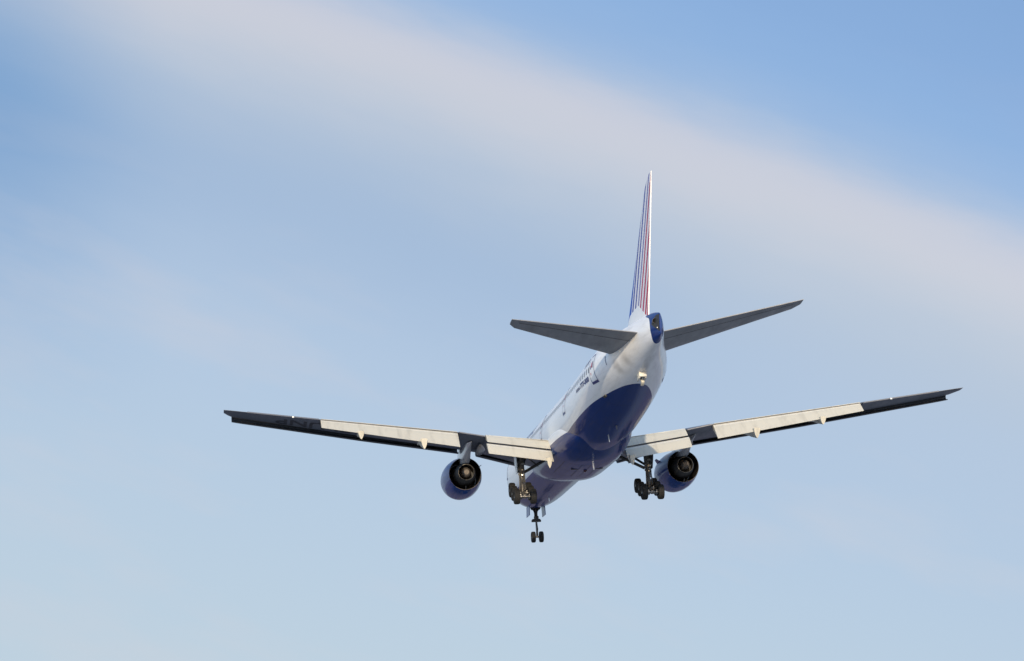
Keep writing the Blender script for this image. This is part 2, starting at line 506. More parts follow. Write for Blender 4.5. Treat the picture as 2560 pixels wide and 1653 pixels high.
for r0_, r1_ in zip(g_[:-1], g_[1:]):
    for i in range(8):
        bm.faces.new((r0_[i], r0_[i + 1], r1_[i + 1], r1_[i]))
finish('exhaust_panel', bm, 'dark', fuselage, recalc=False)
bm = bmesh.new()
box(bm, (-.16, -73.35, 1.55), (.10, .22, .10), bev=.02)
finish('tail_light', bm, 'lens', fuselage)


# --- doors, windows and lettering on the left side
def skin_quad(bm, s0, s1, z0, z1, side, off, mi=0, ns=2, nz=10, thick=0.0):
    g_ = [[bm.verts.new(fus_side(s0 + (s1 - s0) * i / ns, z0 + (z1 - z0) * j / nz, side, off)) for i in range(ns + 1)] for j in range(nz + 1)]
    for j in range(nz):
        for i in range(ns):
            f = bm.faces.new((g_[j][i], g_[j][i + 1], g_[j + 1][i + 1], g_[j + 1][i]))
            f.material_index = mi


def door(s0, s1, z0, z1, side, marks=False):
    bm = bmesh.new()
    b = .10
    skin_quad(bm, s0 + b, s1 - b, z0 + b, z1 - b, side, .010, 0)
    skin_quad(bm, s0, s1, z0 - .16, z0 + b * .2, side, .014, 1, nz=2)
    skin_quad(bm, s0 + b, s1 - b, z1 - b * .8, z1, side, .014, 1, nz=1)
    skin_quad(bm, s0, s0 + b * .8, z0, z1, side, .014, 1)
    skin_quad(bm, s1 - b * .9, s1, z0, z1, side, .014, 1)
    if marks:
        w_ = s1 - s0
        skin_quad(bm, s0 + .25 * w_, s0 + .42 * w_, z0 + .95, z0 + 1.2, side, .018, 1, nz=2)
        skin_quad(bm, s0 + .42 * w_, s0 + .70 * w_, z0 + 1.05, z0 + 1.42, side, .018, 2, nz=2)
        skin_quad(bm, s0 + .62 * w_, s0 + .76 * w_, z0 + 1.0, z0 + 1.5, side, .022, 1, nz=2)
        skin_quad(bm, s0 + .25 * w_, s0 + .36 * w_, z0 + .5, z0 + .68, side, .018, 2, nz=2)
    return finish('door', bm, ['body', 'navy', 'redm'], fuselage, recalc=False)


for side in (-1, 1):
    door(59.55, 61.0, .10, 2.08, side, True)
    door(46.45, 47.75, -.16, 1.85, side, True)
    door(32.8, 33.95, -.25, 1.8, side, True)
    door(20.0, 21.15, -.25, 1.8, side)
    door(7.6, 8.7, -.25, 1.75, side)

wins = {}


def window(s, z, side):
    bm = bmesh.new()
    n = 12
    hw, hh = .155, .235
    vs = []
    for i in range(n):
        a = 2 * math.pi * i / n
        cxx = math.copysign(abs(math.cos(a)) ** .6, math.cos(a)) * hw
        czz = math.copysign(abs(math.sin(a)) ** .6, math.sin(a)) * hh
        vs.append(bm.verts.new(fus_side(s + cxx, z + czz, side, .010)))
    bm.faces.new(vs)
    return finish('cabin_window', bm, 'glass', fuselage, recalc=False)


def win_z(s):
    return .98 + max(0, (s - 46)) * .010


rows = [(48.55, 59.3, .79), (34.7, 46.0, .79), (21.8, 32.4, .79), (9.4, 19.6, .79)]
for a, b, d in rows:
    n_ = int((b - a) / d) + 1
    for i in range(n_):
        s_ = a + (b - a) * i / (n_ - 1)
        window(s_, win_z(s_), -1)
for a, b, d in rows[:2]:
    n_ = int((b - a) / d) + 1
    for i in range(n_):
        s_ = a + (b - a) * i / (n_ - 1)
        window(s_, win_z(s_), 1)


def text_bm(txt, height, width, bold=0.0, shear=0.0):
    """lettering as flat mesh in a (0..width) x (0..height) box"""
    c = bpy.data.curves.new('lettering', 'FONT')
    c.body = txt
    c.offset = bold
    c.shear = shear
    c.resolution_u = 4
    o = bpy.data.objects.new('lettering_tmp', c)
    COL.objects.link(o)
    dg = bpy.context.evaluated_depsgraph_get()
    me_ = bpy.data.meshes.new_from_object(o.evaluated_get(dg))
    bm = bmesh.new()
    bm.from_mesh(me_)
    bpy.data.objects.remove(o)
    bpy.data.curves.remove(c)
    bpy.data.meshes.remove(me_)
    xs = [v.co.x for v in bm.verts]
    ys = [v.co.y for v in bm.verts]
    x0, x1, y0, y1 = min(xs), max(xs), min(ys), max(ys)
    for v in bm.verts:
        v.co.x = (v.co.x - x0) / (x1 - x0) * width
        v.co.y = (v.co.y - y0) / (y1 - y0) * height
        v.co.z = 0
    step = .14
    k = 1
    while k * step < height:
        bmesh.ops.bisect_plane(bm, geom=list(bm.verts) + list(bm.edges) + list(bm.faces), plane_co=(0, k * step, 0), plane_no=(0, 1, 0))
        k += 1
    return bm


def body_text(txt, s0, s1, z0, z1, side, mt, bold=.02, dz=0.0):
    bm = text_bm(txt, z1 - z0, s1 - s0, bold)
    for v in bm.verts:
        s_ = s0 + v.co.x if side < 0 else s1 - v.co.x
        v.co = fus_side(s_, z0 + v.co.y + dz * (s_ - s0), side, .012)
    return finish('lettering', bm, mt, fuselage, recalc=False)


for side in (-1, 1):
    body_text('777-300', 55.85, 59.15, .26, .68, side, 'navy', .07, .01)
    body_text('BOEING', 53.95, 55.65, .26, .52, side, 'navy', .04, .01)
    body_text('EI-UNP', 57.0, 59.05, 1.62, 2.02, side, 'navy', .02, .02)
body_text('TRANSAERO', 9.5, 26.8, 1.35, 2.45, -1, 'blue', .02)

# small things under the body: aerials, drain masts, outflow valve
def blade_aerial(s, x, h, ln, rake, mt='white'):
    z = fus_bottom(s, x)
    bm = bmesh.new()
    rings = []
    for t in (-.05, .5, 1):
        zz = z - h * t
        l = ln * (1 - .45 * max(t, 0))
        ce = s + rake * max(t, 0)
        rings.append([Vector((x + dx * .05 * (1 - .4 * max(t, 0)), -(ce + dy * l), zz)) for dx, dy in ((0, -.5), (1, -.2), (.8, .2), (0, .5), (-.8, .2), (-1, -.2))])
    loft(bm, rings)
    return finish('aerial', bm, mt, fuselage)


blade_aerial(53.4, .02, .34, .5, .25, 'grey')
blade_aerial(50.8, -.2, .62, .34, .35, 'pylon')
blade_aerial(15.0, 0, .4, .5, .3, 'white')
bm = bmesh.new()
p = fus_side(59.3, -.93, -1)
box(bm, p, (.22, .75, .14), Matrix.Rotation(R(35), 3, 'Y'), bev=.04)
finish('outflow_valve', bm, 'dark', fuselage)
for side in (-1, 1):
    bm = bmesh.new()
    skin_quad(bm, 63.55, 63.66, .72, 1.4, side, .014, 0, ns=1, nz=6)
    finish('trim_scale', bm, 'navy', fuselage, recalc=False)

# tail skid
bm = bmesh.new()
zb = fus_bottom(65.3)
tilt = Matrix.Rotation(R(-10), 3, 'X')
for sx in (-1, 1):
    box(bm, (sx * .23, -65.35, zb - .16), (.14, 1.0, .46), tilt, bev=.05)
box(bm, (0, -65.86, zb - .05), (.58, .22, .42), tilt, bev=.07)
box(bm, (0, -65.35, zb - .02), (.34, .9, .06), tilt, 1)
finish('skid_housing', bm, ['flapnose', 'dark'], fuselage)
bm = bmesh.new()
tube(bm, (0, -64.9, zb + .05), (0, -65.45, zb - .62), .08)
box(bm, (0.02, -65.5, zb - .66), (.24, .5, .20), Matrix.Rotation(R(-25), 3, 'X'), bev=.05)
finish('tail_skid', bm, 'flap', fuselage)

# --- wing to body fairing
FAIR = [(24.0, 2.75, -2.75, -.6), (26.0, 3.0, -3.02, -.4), (28.0, 3.16, -3.3, -.4), (30.0, 3.18, -3.52, -.5), (32.0, 3.18, -3.6, -.6), (38.0, 3.18, -3.62, -.6), (40.5, 3.15, -3.57, -.6),
        (42.0, 3.09, -3.48, -.65), (43.5, 2.97, -3.33, -.75), (45.0, 2.8, -3.12, -.8), (47.0, 2.35, -2.82, -1.3), (48.5, 1.9, -2.5, -1.5)]
bm = bmesh.new()
rings = []
NF = 72
for i in range(54):
    s = 24.0 + 24.5 * i / 53
    wd, zb, zt = pchip(FAIR, s)
    c = min(-1.0, zt - .3)
    r = []
    for j in range(NF):
        a = 2 * math.pi * j / NF
        sn, cs = math.sin(a), -math.cos(a)
        n_ = 2.7
        y = math.copysign(abs(sn) ** (2 / n_), sn) * wd
        zz = math.copysign(abs(cs) ** (2 / n_), cs)
        z = c + (zz * (c - zb) if zz < 0 else zz * (zt - c))
        r.append(Vector((y, -s, z)))
    rings.append(r)
loft(bm, rings)
fairing = finish('wing_fairing', bm, 'body', ROOT, 50)
def fair_z(s, x):
    wd, zb, zt = pchip(FAIR, s)
    c = min(-1.0, zt - .3)
    return c - (c - zb) * max(0, 1 - abs(x / wd) ** 2.7) ** (1 / 2.7)


def seam(pts, wd=.03):
    """thin strip following the fairing skin"""
    bm = bmesh.new()
    L = []
    for i, (s, x) in enumerate(pts):
        a, b = pts[max(0, i - 1)], pts[min(len(pts) - 1, i + 1)]
        d = Vector((b[1] - a[1], b[0] - a[0], 0)).normalized()
        n_ = Vector((-d.y, d.x, 0)) * wd * .5
        L.append([bm.verts.new((x + q * n_.x, -(s + q * n_.y), fair_z(s + q * n_.y, x + q * n_.x) - .008)) for q in (-1, 1)])
    for a, b in zip(L[:-1], L[1:]):
        bm.faces.new((a[0], a[1], b[1], b[0]))
    finish('bay_door_seam', bm, 'duct', fairing, recalc=False)


for x in (-2.2, -.75, .0, .75, 2.2):
    seam([(33.6 + .3 * i, x) for i in range(23)])
for s_ in (33.6, 36.6, 40.2):
    seam([(s_, -2.2 + .2 * i) for i in range(23)])

for x in (-1.05, 1.05):
    bm = bmesh.new()
    box(bm, (x, -38.0, fair_z(38.0, x) - .01), (.62, .34, .05), bev=.01)
    finish('vent', bm, 'duct', fairing)
bm = bmesh.new()
bmesh.ops.create_uvsphere(bm, u_segments=16, v_segments=8, radius=.16, matrix=Matrix.Translation((-.05, -37.4, -3.62)))
finish('beacon_light', bm, 'beacon', fairing)
bm = bmesh.new()
tube(bm, (-.1, -42.0, -3.4), (-.1, -42.25, -4.25), .07, .05)
finish('drain_mast', bm, 'white', fairing)
# --- wings
LE = [(2.2, 25.85, -1.45), (3.1, 26.4, -1.38), (4.7, 27.5, -1.12), (8.6, 30.15, -.52), (10.85, 31.7, -.40), (18.8, 37.1, .02), (29.8, 44.62, .74), (30.15, 45.0, .84), (30.47, 45.9, .88)]
TE = [(2.2, 38.6, -1.40), (3.1, 38.65, -1.28), (8.6, 39.1, -.68), (10.85, 39.35, -.30), (22.7, 44.1, .40), (29.8, 46.95, .87), (30.47, 47.25, .90)]
SP = [(2.2, 38.0, -1.20), (3.1, 38.1, -1.10), (8.6, 38.6, -.55), (10.85, 38.9, -.24), (22.7, 43.6, .48), (30.47, 47.2, .9)]   # spoiler trailing edge


def naca(x, t):
    return 5 * t * (.2969 * math.sqrt(x) - .126 * x - .3516 * x * x + .2843 * x ** 3 - .1036 * x ** 4)


def wing_section(y, side, x_end=1.0, nn=22):
    ls, lz = lerp_tab(LE, y)
    ts, tz = lerp_tab(TE, y)
    ch = ts - ls
    t = lerp_tab([(2.2, .135), (10.85, .108), (30.47, .095)], y)[0]
    up, lo = [], []
    for i in range(nn + 1):
        x = x_end * (1 - math.cos(math.pi * i / nn)) / 2
        h = naca(x, t) * ch
        s = ls + ch * x
        z0 = lz + (tz - lz) * x
        up.append(Vector((side * y, -s, z0 + h * .95 + .0)))
        lo.append(Vector((side * y, -s, z0 - h * .85)))
    if x_end < 1.0:     # blunt rear spar behind the flap, upper skin carried on to the spoiler edge
        ss, sz = lerp_tab(SP, y)
        up[-1] = Vector((side * y, -ss, sz))
        lo[-1] = Vector((side * y, -ss + .02, sz - .05))
        s2 = up[-2]
    else:
        lo[-1] = up[-1] + Vector((0, 0, -.03))
    return up[::-1] + lo[1:]


def build_wing(side):
    ys = []
    bm = bmesh.new()
    segs = [(2.2, 8.6, .84), (8.6, 10.85, 1.0), (10.85, 22.7, .86), (22.7, 30.47, 1.0)]
    for a, b, xe in segs:
        n_ = max(3, int((b - a) / .55))
        yy = [a + (b - a) * i / n_ for i in range(n_ + 1)]
        if b > 30:
            yy = yy[:-1] + [29.9, 30.15, 30.33, 30.47]
            yy = sorted(set(yy))
        loft(bm, [wing_section(y, side, xe) for y in yy])
    wing = finish('wing', bm, 'grey', ROOT, 45)

    def flap_seg(y0, y1, prof0, prof1, name, mt, extra=None):
        """prof = list of (station, z) around the section, lofted from y0 to y1"""
        bm = bmesh.new()
        n_ = 10
        rings = []
        for i in range(n_ + 1):
            t = i / n_
            y = y0 + (y1 - y0) * t
            rings.append([Vector((side * y, -(a[0] + (b[0] - a[0]) * t), a[1] + (b[1] - a[1]) * t)) for a, b in zip(prof0, prof1)])
        loft(bm, rings)
        bm.faces.ensure_lookup_table()
        n_p = len(prof0)
        for k_ in range(n_):
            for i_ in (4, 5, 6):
                bm.faces[k_ * n_p + i_].material_index = 1  # paler nose band: the lit strip on the curve, put into the colour
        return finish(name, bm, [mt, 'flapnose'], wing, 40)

    def flap_prof(s0, z0, s1, z1, th, nose=.5):
        """aerofoil flap: (s0,z0) upper front, (s1,z1) trailing edge"""
        d = Vector((s1 - s0, z1 - z0))
        L = d.length
        d.normalize()
        nrm = Vector((-d.y, d.x))      # upper side
        if nrm.y < 0:
            nrm = -nrm
        pts = []
        top = [(1.0, .004), (.85, .10), (.65, .26), (.45, .42), (.28, .50), (.14, .46), (.05, .30), (0, 0)]
        bot = [(.03, -.28), (.10, -.45), (.25, -.50), (.45, -.40), (.7, -.2), (1.0, -.02)]
        for x, h in top + bot:
            q_ = Vector((s0, z0)) + d * (x * L) + nrm * ((h - .45) * th)
            pts.append((q_.x, q_.y))
        return pts

    # outboard single-slotted flap
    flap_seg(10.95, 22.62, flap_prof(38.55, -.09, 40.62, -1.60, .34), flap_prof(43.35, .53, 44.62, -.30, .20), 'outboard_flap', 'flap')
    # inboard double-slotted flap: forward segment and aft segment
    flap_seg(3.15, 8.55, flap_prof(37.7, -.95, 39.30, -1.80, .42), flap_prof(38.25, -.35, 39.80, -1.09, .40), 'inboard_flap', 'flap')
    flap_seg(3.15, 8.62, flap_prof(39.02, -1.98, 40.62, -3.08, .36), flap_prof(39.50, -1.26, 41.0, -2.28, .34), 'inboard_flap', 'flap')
    # spoiler panels as thin plates over the flaps
    def plate(y0, y1, back, name):
        bm = bmesh.new()
        rings = []
        for i in range(7):
            y = y0 + (y1 - y0) * i / 6
            ss, sz = lerp_tab(SP, y)
            rings.append([Vector((side * y, -(ss + .05), sz + .035)), Vector((side * y, -(ss - back), sz + .035 + back * .07)), Vector((side * y, -(ss - back), sz + back * .07 - .02)), Vector((side * y, -(ss + .05), sz))])
        loft(bm, rings)
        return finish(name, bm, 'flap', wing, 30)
    for a, b in ((3.2, 5.8), (5.85, 8.5), (11.0, 13.2), (13.25, 15.6), (15.65, 18.0), (18.05, 20.3), (20.35, 22.6)):
        plate(a, b, .9 if a < 9 else .6, 'spoiler')
    # flaperon behind the engine and aileron outboard
    def control(y0, y1, name, f=.24, mt='grey', dz=0.0):
        bm = bmesh.new()
        rings = []
        for i in range(9):
            y = y0 + (y1 - y0) * i / 8
            ls, lz = lerp_tab(LE, y)
            ts, tz = lerp_tab(TE, y)
            ch = (ts - ls)
            s0 = ts - f * ch
            z0 = lz + (tz - lz) * (1 - f)
            h = f * ch * .17
            rings.append([Vector((side * y, -(ts + .04), tz + .035 + dz)), Vector((side * y, -s0, z0 + h)), Vector((side * y, -s0, z0 - h * .92)), Vector((side * y, -(ts + .04), tz - .06 + dz))])
        loft(bm, rings)
        return finish(name, bm, mt, wing, 30)
    control(8.68, 10.8, 'flaperon', .22)
    control(22.78, 28.6, 'aileron', .22)
    # slats: thin curved shells ahead of and below the leading edge
    def slat(y0, y1):
        bm = bmesh.new()
        rings = []
        n_ = max(4, int((y1 - y0) / .6))
        for i in range(n_ + 1):
            y = y0 + (y1 - y0) * i / n_
            ls, lz = lerp_tab(LE, y)
            ts, tz = lerp_tab(TE, y)
            ch = ts - ls
            L = .075 * ch + .32
            D = .020 * ch + .24
            o = []
            nn = 12
            for j in range(nn + 1):
                a = math.pi * (.50 + 1.12 * j / nn)      # over the top, round the nose, down and back
                o.append((ls - .30 + L * .55 + L * math.cos(a) * .95, lz - .17 + D * math.sin(a) * (1.0 if math.sin(a) > 0 else 1.0)))
            inn = [(p_[0] + .10 * math.cos(0) * (1 if 0 < j < nn else 0) + .03, p_[1] * .86 + (lz - .17) * .14) for j, p_ in enumerate(o)]
            inn = inn[::-1]
            pts = o + inn
            rings.append([Vector((side * y, -p_[0], p_[1])) for p_ in pts])
        loft(bm, rings)
        return finish('slat', bm, 'slat', wing, 40)
    slat(4.55, 8.45)
    cuts = [10.15, 14.1, 18.1, 22.1, 26.1, 29.85]
    for a, b in zip(cuts[:-1], cuts[1:]):
        slat(a + .002, b - .002)

    # canoe fairings over the flap tracks
    def canoe(y, s0, z0, s1, z1, wd, dp, mt='flap', tail=.0):
        bm = bmesh.new()
        n_ = 14
        rings = []
        for i in range(n_ + 1):
            t = i / n_
            f = max(.02, math.sin(math.pi * (t ** .75)) ** .7) if t < .999 else .02
            if i == 0:
                f = .05
            s = s0 + (s1 - s0) * t
            # spine dips in the middle and hangs to the tail
            z = z0 + (z1 - z0) * (t ** 1.6)
            rings.append([Vector((side * (y + wd * .5 * f * math.cos(a)), -s, z + dp * .5 * f * math.sin(a))) for a in [2 * math.pi * j / 14 for j in range(14)]])
        loft(bm, rings)
        return finish('flap_track_fairing', bm, mt, wing, 40)
    def keel(y, s0, z0, s1, zt, zb, wd, name='flap_track_fairing'):
        """long fairing under the flap: flat top, V keel, blunt shield-shaped tail"""
        bm = bmesh.new()
        rings = []
        n_ = 12
        for i in range(n_ + 1):
            t = i / n_
            f = min(1, (t * 1.6) ** .6) if t > 0 else .04
            s = s0 + (s1 - s0) * t
            top_ = z0 + (zt - z0) * t ** 1.3
            bot_ = z0 - .05 + (zb - z0) * t ** 1.1
            h = (top_ - bot_) * max(f, .05)
            hw = wd * .5 * f
            rings.append([Vector((side * (y + a * hw), -(s - b * .12 * t), top_ - b * h)) for a, b in ((-1, 0), (-1, .25), (-.72, .6), (-.3, .88), (0, 1), (.3, .88), (.72, .6), (1, .25), (1, 0), (.5, -.04), (-.5, -.04))])
        loft(bm, rings)
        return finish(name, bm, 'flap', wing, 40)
    keel(19.35, 38.8, -.32, 43.62, -.62, -1.22, .46)
    keel(14.05, 35.4, -.70, 41.85, -1.14, -1.95, .50)
    keel(3.52, 36.6, -2.25, 40.66, -2.9, -3.72, .42)
    canoe(8.85, 33.2, -1.15, 40.2, -2.02, .40, 1.0, 'grey')
    # flap end plate beside the body
    bm = bmesh.new()
    pr = [(37.6, -1.05), (38.75, -1.1), (38.95, -1.35), (38.85, -2.0), (38.3, -2.2), (37.6, -1.6)]
    loft(bm, [[Vector((side * y, -a, b)) for a, b in pr] for y in (2.62, 3.02)])
    finish('flap_seal', bm, 'flap', wing, 30)
    # navigation light and little aft light on the trailing edge
    bm = bmesh.new()
    ts, tz = lerp_tab(TE, 24.9)
    box(bm, (side * 24.9, -(ts + .05), tz - .05), (.16, .16, .13), bev=.03)
    finish('position_light', bm, 'lens', wing)
    return wing


wings = {}
for side in (-1, 1):
    wings[side] = build_wing(side)

# registration under the left wing, read from ahead
def underwing_text(txt, y0, y1, c0, c1):
    bm = text_bm(txt, 1.0, 1.0, .015, .0)
    for k in range(1, 20):
        bmesh.ops.bisect_plane(bm, geom=list(bm.verts) + list(bm.edges) + list(bm.faces), plane_co=(k / 20, 0, 0), plane_no=(1, 0, 0))
    for v in bm.verts:
        y = y0 + v.co.x * (y1 - y0)
        x = c1 - v.co.y * (c1 - c0)
        ls, lz = lerp_tab(LE, y)
        ts, tz = lerp_tab(TE, y)
        ch = ts - ls
        t = lerp_tab([(2.2, .135), (10.85, .108), (30.47, .095)], y)[0]
        v.co = Vector((-y, -(ls + ch * x), lz + (tz - lz) * x - naca(x, t) * ch * .85 - .03))
    return finish('lettering', bm, 'text', wings[-1], recalc=False)


underwing_text('EI-UNP', 20.0, 26.3, .26, .76)

# --- tailplanes
M['elev'] = mat('elevator_paint', (0.23, 0.235, 0.25), 0.45, spec=0.3, dirt=0.3, dscale=(1, 0.3, 1))
def build_tailplane(side):
    tipz = 2.50 if side < 0 else 3.40
    span = 10.45 if side < 0 else 10.68
    bm = bmesh.new()
    rings = []
    for i in range(25):
        t = i / 24
        y = .5 + (span - .5) * t
        ls = 62.75 + (71.15 - 62.75) * t
        lz = 1.36 + (tipz - .15 - 1.36) * t
        ts = 69.65 + (73.0 - 69.65) * t
        tz = 1.90 + (tipz - 1.90) * t
        if t > .955:      # rounded front corner of the tip
            k = (t - .955) / .045
            ls += .55 * k * k
            lz += .05 * k * k
        ch = ts - ls
        th = .105 - .02 * t
        up, lo = [], []
        for j in range(15):
            x = (1 - math.cos(math.pi * j / 14)) / 2
            h = naca(x, th) * ch * .9
            z0 = lz + (tz - lz) * x
            up.append(Vector((side * y, -(ls + ch * x), z0 + h + (.02 if j == 14 else 0))))
            lo.append(Vector((side * y, -(ls + ch * x), z0 - h - (.02 if j == 14 else 0))))
        rings.append(up[::-1] + lo[1:])
    loft(bm, rings)
    tp = finish('tailplane', bm, 'stab', ROOT, 45)
    bm = bmesh.new()
    rings = []
    for i in range(15):
        t = .06 + .88 * i / 14
        y = .5 + (span - .5) * t
        ls = 62.75 + 8.4 * t
        lz = 1.36 + (tipz - 1.51) * t
        ts = 69.65 + 3.35 * t
        tz = 1.90 + (tipz - 1.90) * t
        ch = ts - ls
        f = .27
        z0 = lz + (tz - lz) * (1 - f)
        h = naca(1 - f, .105 - .02 * t) * ch * .9 + .012
        rings.append([Vector((side * y, -(ts + .03), tz + .03)), Vector((side * y, -(ts - f * ch), z0 + h)), Vector((side * y, -(ts - f * ch), z0 - h)), Vector((side * y, -(ts + .03), tz - .03))])
    loft(bm, rings)
    finish('elevator', bm, 'elev', tp, 30)
    bm = bmesh.new()
    loft(bm, [[r_[2] + Vector((0, .05, -.006)), r_[2] + Vector((0, -.03, -.006)), r_[2] + Vector((0, -.03, .03)), r_[2] + Vector((0, .05, .03))] for r_ in rings])
    finish('hinge_gap', bm, 'duct', tp, 30)
    return tp


for side in (-1, 1):
    build_tailplane(side)


# --- fin and rudder
def fin_le(z):
    return 60.4 + 1.165 * (z - 3.1) if z < 11.9 else 60.4 + 1.165 * (z - 3.1) + 1.15 * (z - 11.9) ** 2


def fin_te(z):
    return 69.54 + .4515 * (z - 3.18)


bm = bmesh.new()
rings = []
rud = []
for i in range(33):
    z = 2.3 + (12.86 - 2.3) * i / 32
    ls, ts = fin_le(z), fin_te(z)
    ch = ts - ls
    th = .052 - .006 * (i / 32)
    if i == 32:
        th *= .55
    p_, q_ = [], []
    for j in range(19):
        x = (1 - math.cos(math.pi * j / 18)) / 2
        h = naca(x, th) * ch
        if j == 18:
            h = .03
        p_.append(Vector((h, -(ls + ch * x), z)))
        q_.append(Vector((-h, -(ls + ch * x), z)))
    rings.append(p_[::-1] + q_[1:])
    if 1 <= i - 1 <= 29:
        f = .30
        h0 = naca(1 - f, th) * ch + .008
        rud.append([Vector((.042, -(ts + .03), z)), Vector((h0, -(ts - f * ch), z)), Vector((-h0, -(ts - f * ch), z)), Vector((-.042, -(ts + .03), z))])
loft(bm, rings)
fin = finish('tail_fin', bm, 'fin', ROOT, 45)
bm = bmesh.new()
loft(bm, rud)
finish('rudder', bm, 'fin', fin, 30)


# --- engines
def build_engine(side):
    ey, ez, sx = side * 9.65, -2.78, 31.53
    droop = R(0)

    def ring(s, r, n=64, dz=0.0):
        return [Vector((ey + r * math.cos(2 * math.pi * i / n), -s, ez + dz + r * math.sin(2 * math.pi * i / n))) for i in range(n)]
    bm = bmesh.new()
    outer = [(sx, 1.40), (sx - .35, 1.46), (sx - 1.0, 1.56), (sx - 2.0, 1.67), (sx - 3.2, 1.73), (sx - 4.4, 1.72), (sx - 5.1, 1.66), (sx - 5.5, 1.58), (sx - 5.68, 1.48), (sx - 5.62, 1.40), (sx - 5.3, 1.34), (sx - 4.6, 1.36)]
    loft(bm, [ring(s, r) for s, r in outer], cap0=False, cap1=False)
    inner = [(sx, 1.40), (sx - .02, 1.365), (sx - .6, 1.40), (sx - 1.5, 1.44), (sx - 3.0, 1.45), (sx - 4.6, 1.36)]
    loft(bm, [ring(s, r) for s, r in inner], cap0=False, cap1=False, mi=1)
    loft(bm, [ring(s, r) for s, r in ((sx - 4.3, 1.36), (sx - 4.32, .05))], cap0=False, mi=1)      # fan stage closing the duct
    eng = finish('engine', bm, ['blue', 'duct'], ROOT, 40)
    bm = bmesh.new()
    loft(bm, [ring(s, r) for s, r in ((sx + .006, 1.403), (sx + .006, 1.383), (sx - .05, 1.386), (sx - .05, 1.415))], cap0=False, cap1=False)
    finish('nozzle_lip', bm, 'hot', eng, 30)
    # inner cowl, exhaust nozzle, plug
    bm = bmesh.new()
    cowl = [(sx - 2.6, 1.02), (sx - 1.2, 1.03), (sx - .3, .98), (sx + .35, .86), (sx + .36, .875), (sx + .45, .86), (sx + 1.0, .70), (sx + 1.0, .66), (sx + .5, .68), (sx - .4, .72)]
    loft(bm, [ring(s, r, 48) for s, r in cowl], cap1=False)
    finish('inner_cowl', bm, 'dark', eng, 35)
    bm = bmesh.new()
    loft(bm, [ring(s, r, 48) for s, r in ((sx + .98, .71), (sx + 1.03, .697), (sx + 1.035, .672), (sx + .98, .672))], cap0=False, cap1=False)
    finish('exhaust_nozzle', bm, 'metal', eng, 30)
    bm = bmesh.new()
    loft(bm, [ring(s, r, 40) for s, r in ((sx - .6, .50), (sx + .3, .50), (sx + .7, .45), (sx + .95, .37), (sx + 1.12, .27), (sx + 1.16, .22))])
    loft(bm, [ring(s, r, 40) for s, r in ((sx - .35, .72), (sx - .36, .40))], cap0=False, cap1=False, mi=1)
    finish('exhaust_plug', bm, ['hot', 'duct'], eng, 35)
    # strake on the inboard side, small vent mast under the nozzle
    bm = bmesh.new()
    a = R(32)
    d = Vector((-side * math.cos(a), 0, math.sin(a)))
    c = Vector((ey, 0, ez))
    tn = Vector((0, 0, 1)).cross(d).normalized()
    up_ = d.cross(Vector((0, 1, 0))).normalized()
    prof = [(sx - 4.6, 1.66), (sx - 3.7, 2.10), (sx - 3.0, 2.14), (sx - 2.9, 1.68)]
    loft(bm, [[c + d * r + Vector((0, -s, 0)) + up_ * o for s, r in prof] for o in (-.02, .02)])
    finish('strake', bm, 'blue', eng, 30)
    bm = bmesh.new()
    tube(bm, (ey, -(sx - .1), ez - 1.38), (ey, -(sx + .14), ez - 1.08), .035)
    finish('vent_mast', bm, 'metal', eng)
    bm = bmesh.new()
    loft(bm, [[Vector((ey + x, -s, ez - r)) for x, s, r in ((-.26, sx - .45, 1.475), (.26, sx - .45, 1.475), (.22, sx - 1.2, 1.60), (-.22, sx - 1.2, 1.60))],
              [Vector((ey + x, -s, ez - r)) for x, s, r in ((-.24, sx - .5, 1.50), (.24, sx - .5, 1.50), (.2, sx - 1.15, 1.625), (-.2, sx - 1.15, 1.625))]])
    finish('drain_fairing', bm, 'blue', eng, 30)
    for k in range(5):
        pass
    # pylon
    bm = bmesh.new()
    top = [(26.9, -1.15), (28.2, -.72), (29.6, -.48), (31.2, -.42), (33.0, -.55), (35.0, -.70), (36.6, -.80), (37.6, -.86)]
    bot = [(26.9, -1.22), (28.2, -1.75), (29.6, -2.1), (31.2, -2.1), (32.55, -1.98), (34.0, -1.62), (35.6, -1.22), (37.6, -.90)]
    wdt = [.05, .26, .36, .40, .40, .34, .22, .03]
    wdb = [.03, .26, .38, .42, .40, .26, .13, .02]
    rings = []
    for (s, z1), (s2, z2), w1, w2 in zip(top, bot, wdt, wdb):
        r = []
        for t, ww in ((1, w1), (.66, w1 * .98), (.33, w2), (.1, w2 * .92), (0, w2 * .55)):
            r.append(Vector((ey + ww, -(s2 + (s - s2) * t), z2 + (z1 - z2) * t)))
        r2 = [Vector((2 * ey - v_.x, v_.y, v_.z)) for v_ in r[::-1]]
        rings.append(r + r2)
    loft(bm, rings)
    finish('pylon', bm, 'pylon', eng, 50)
    return eng


for side in (-1, 1):
    build_engine(side)


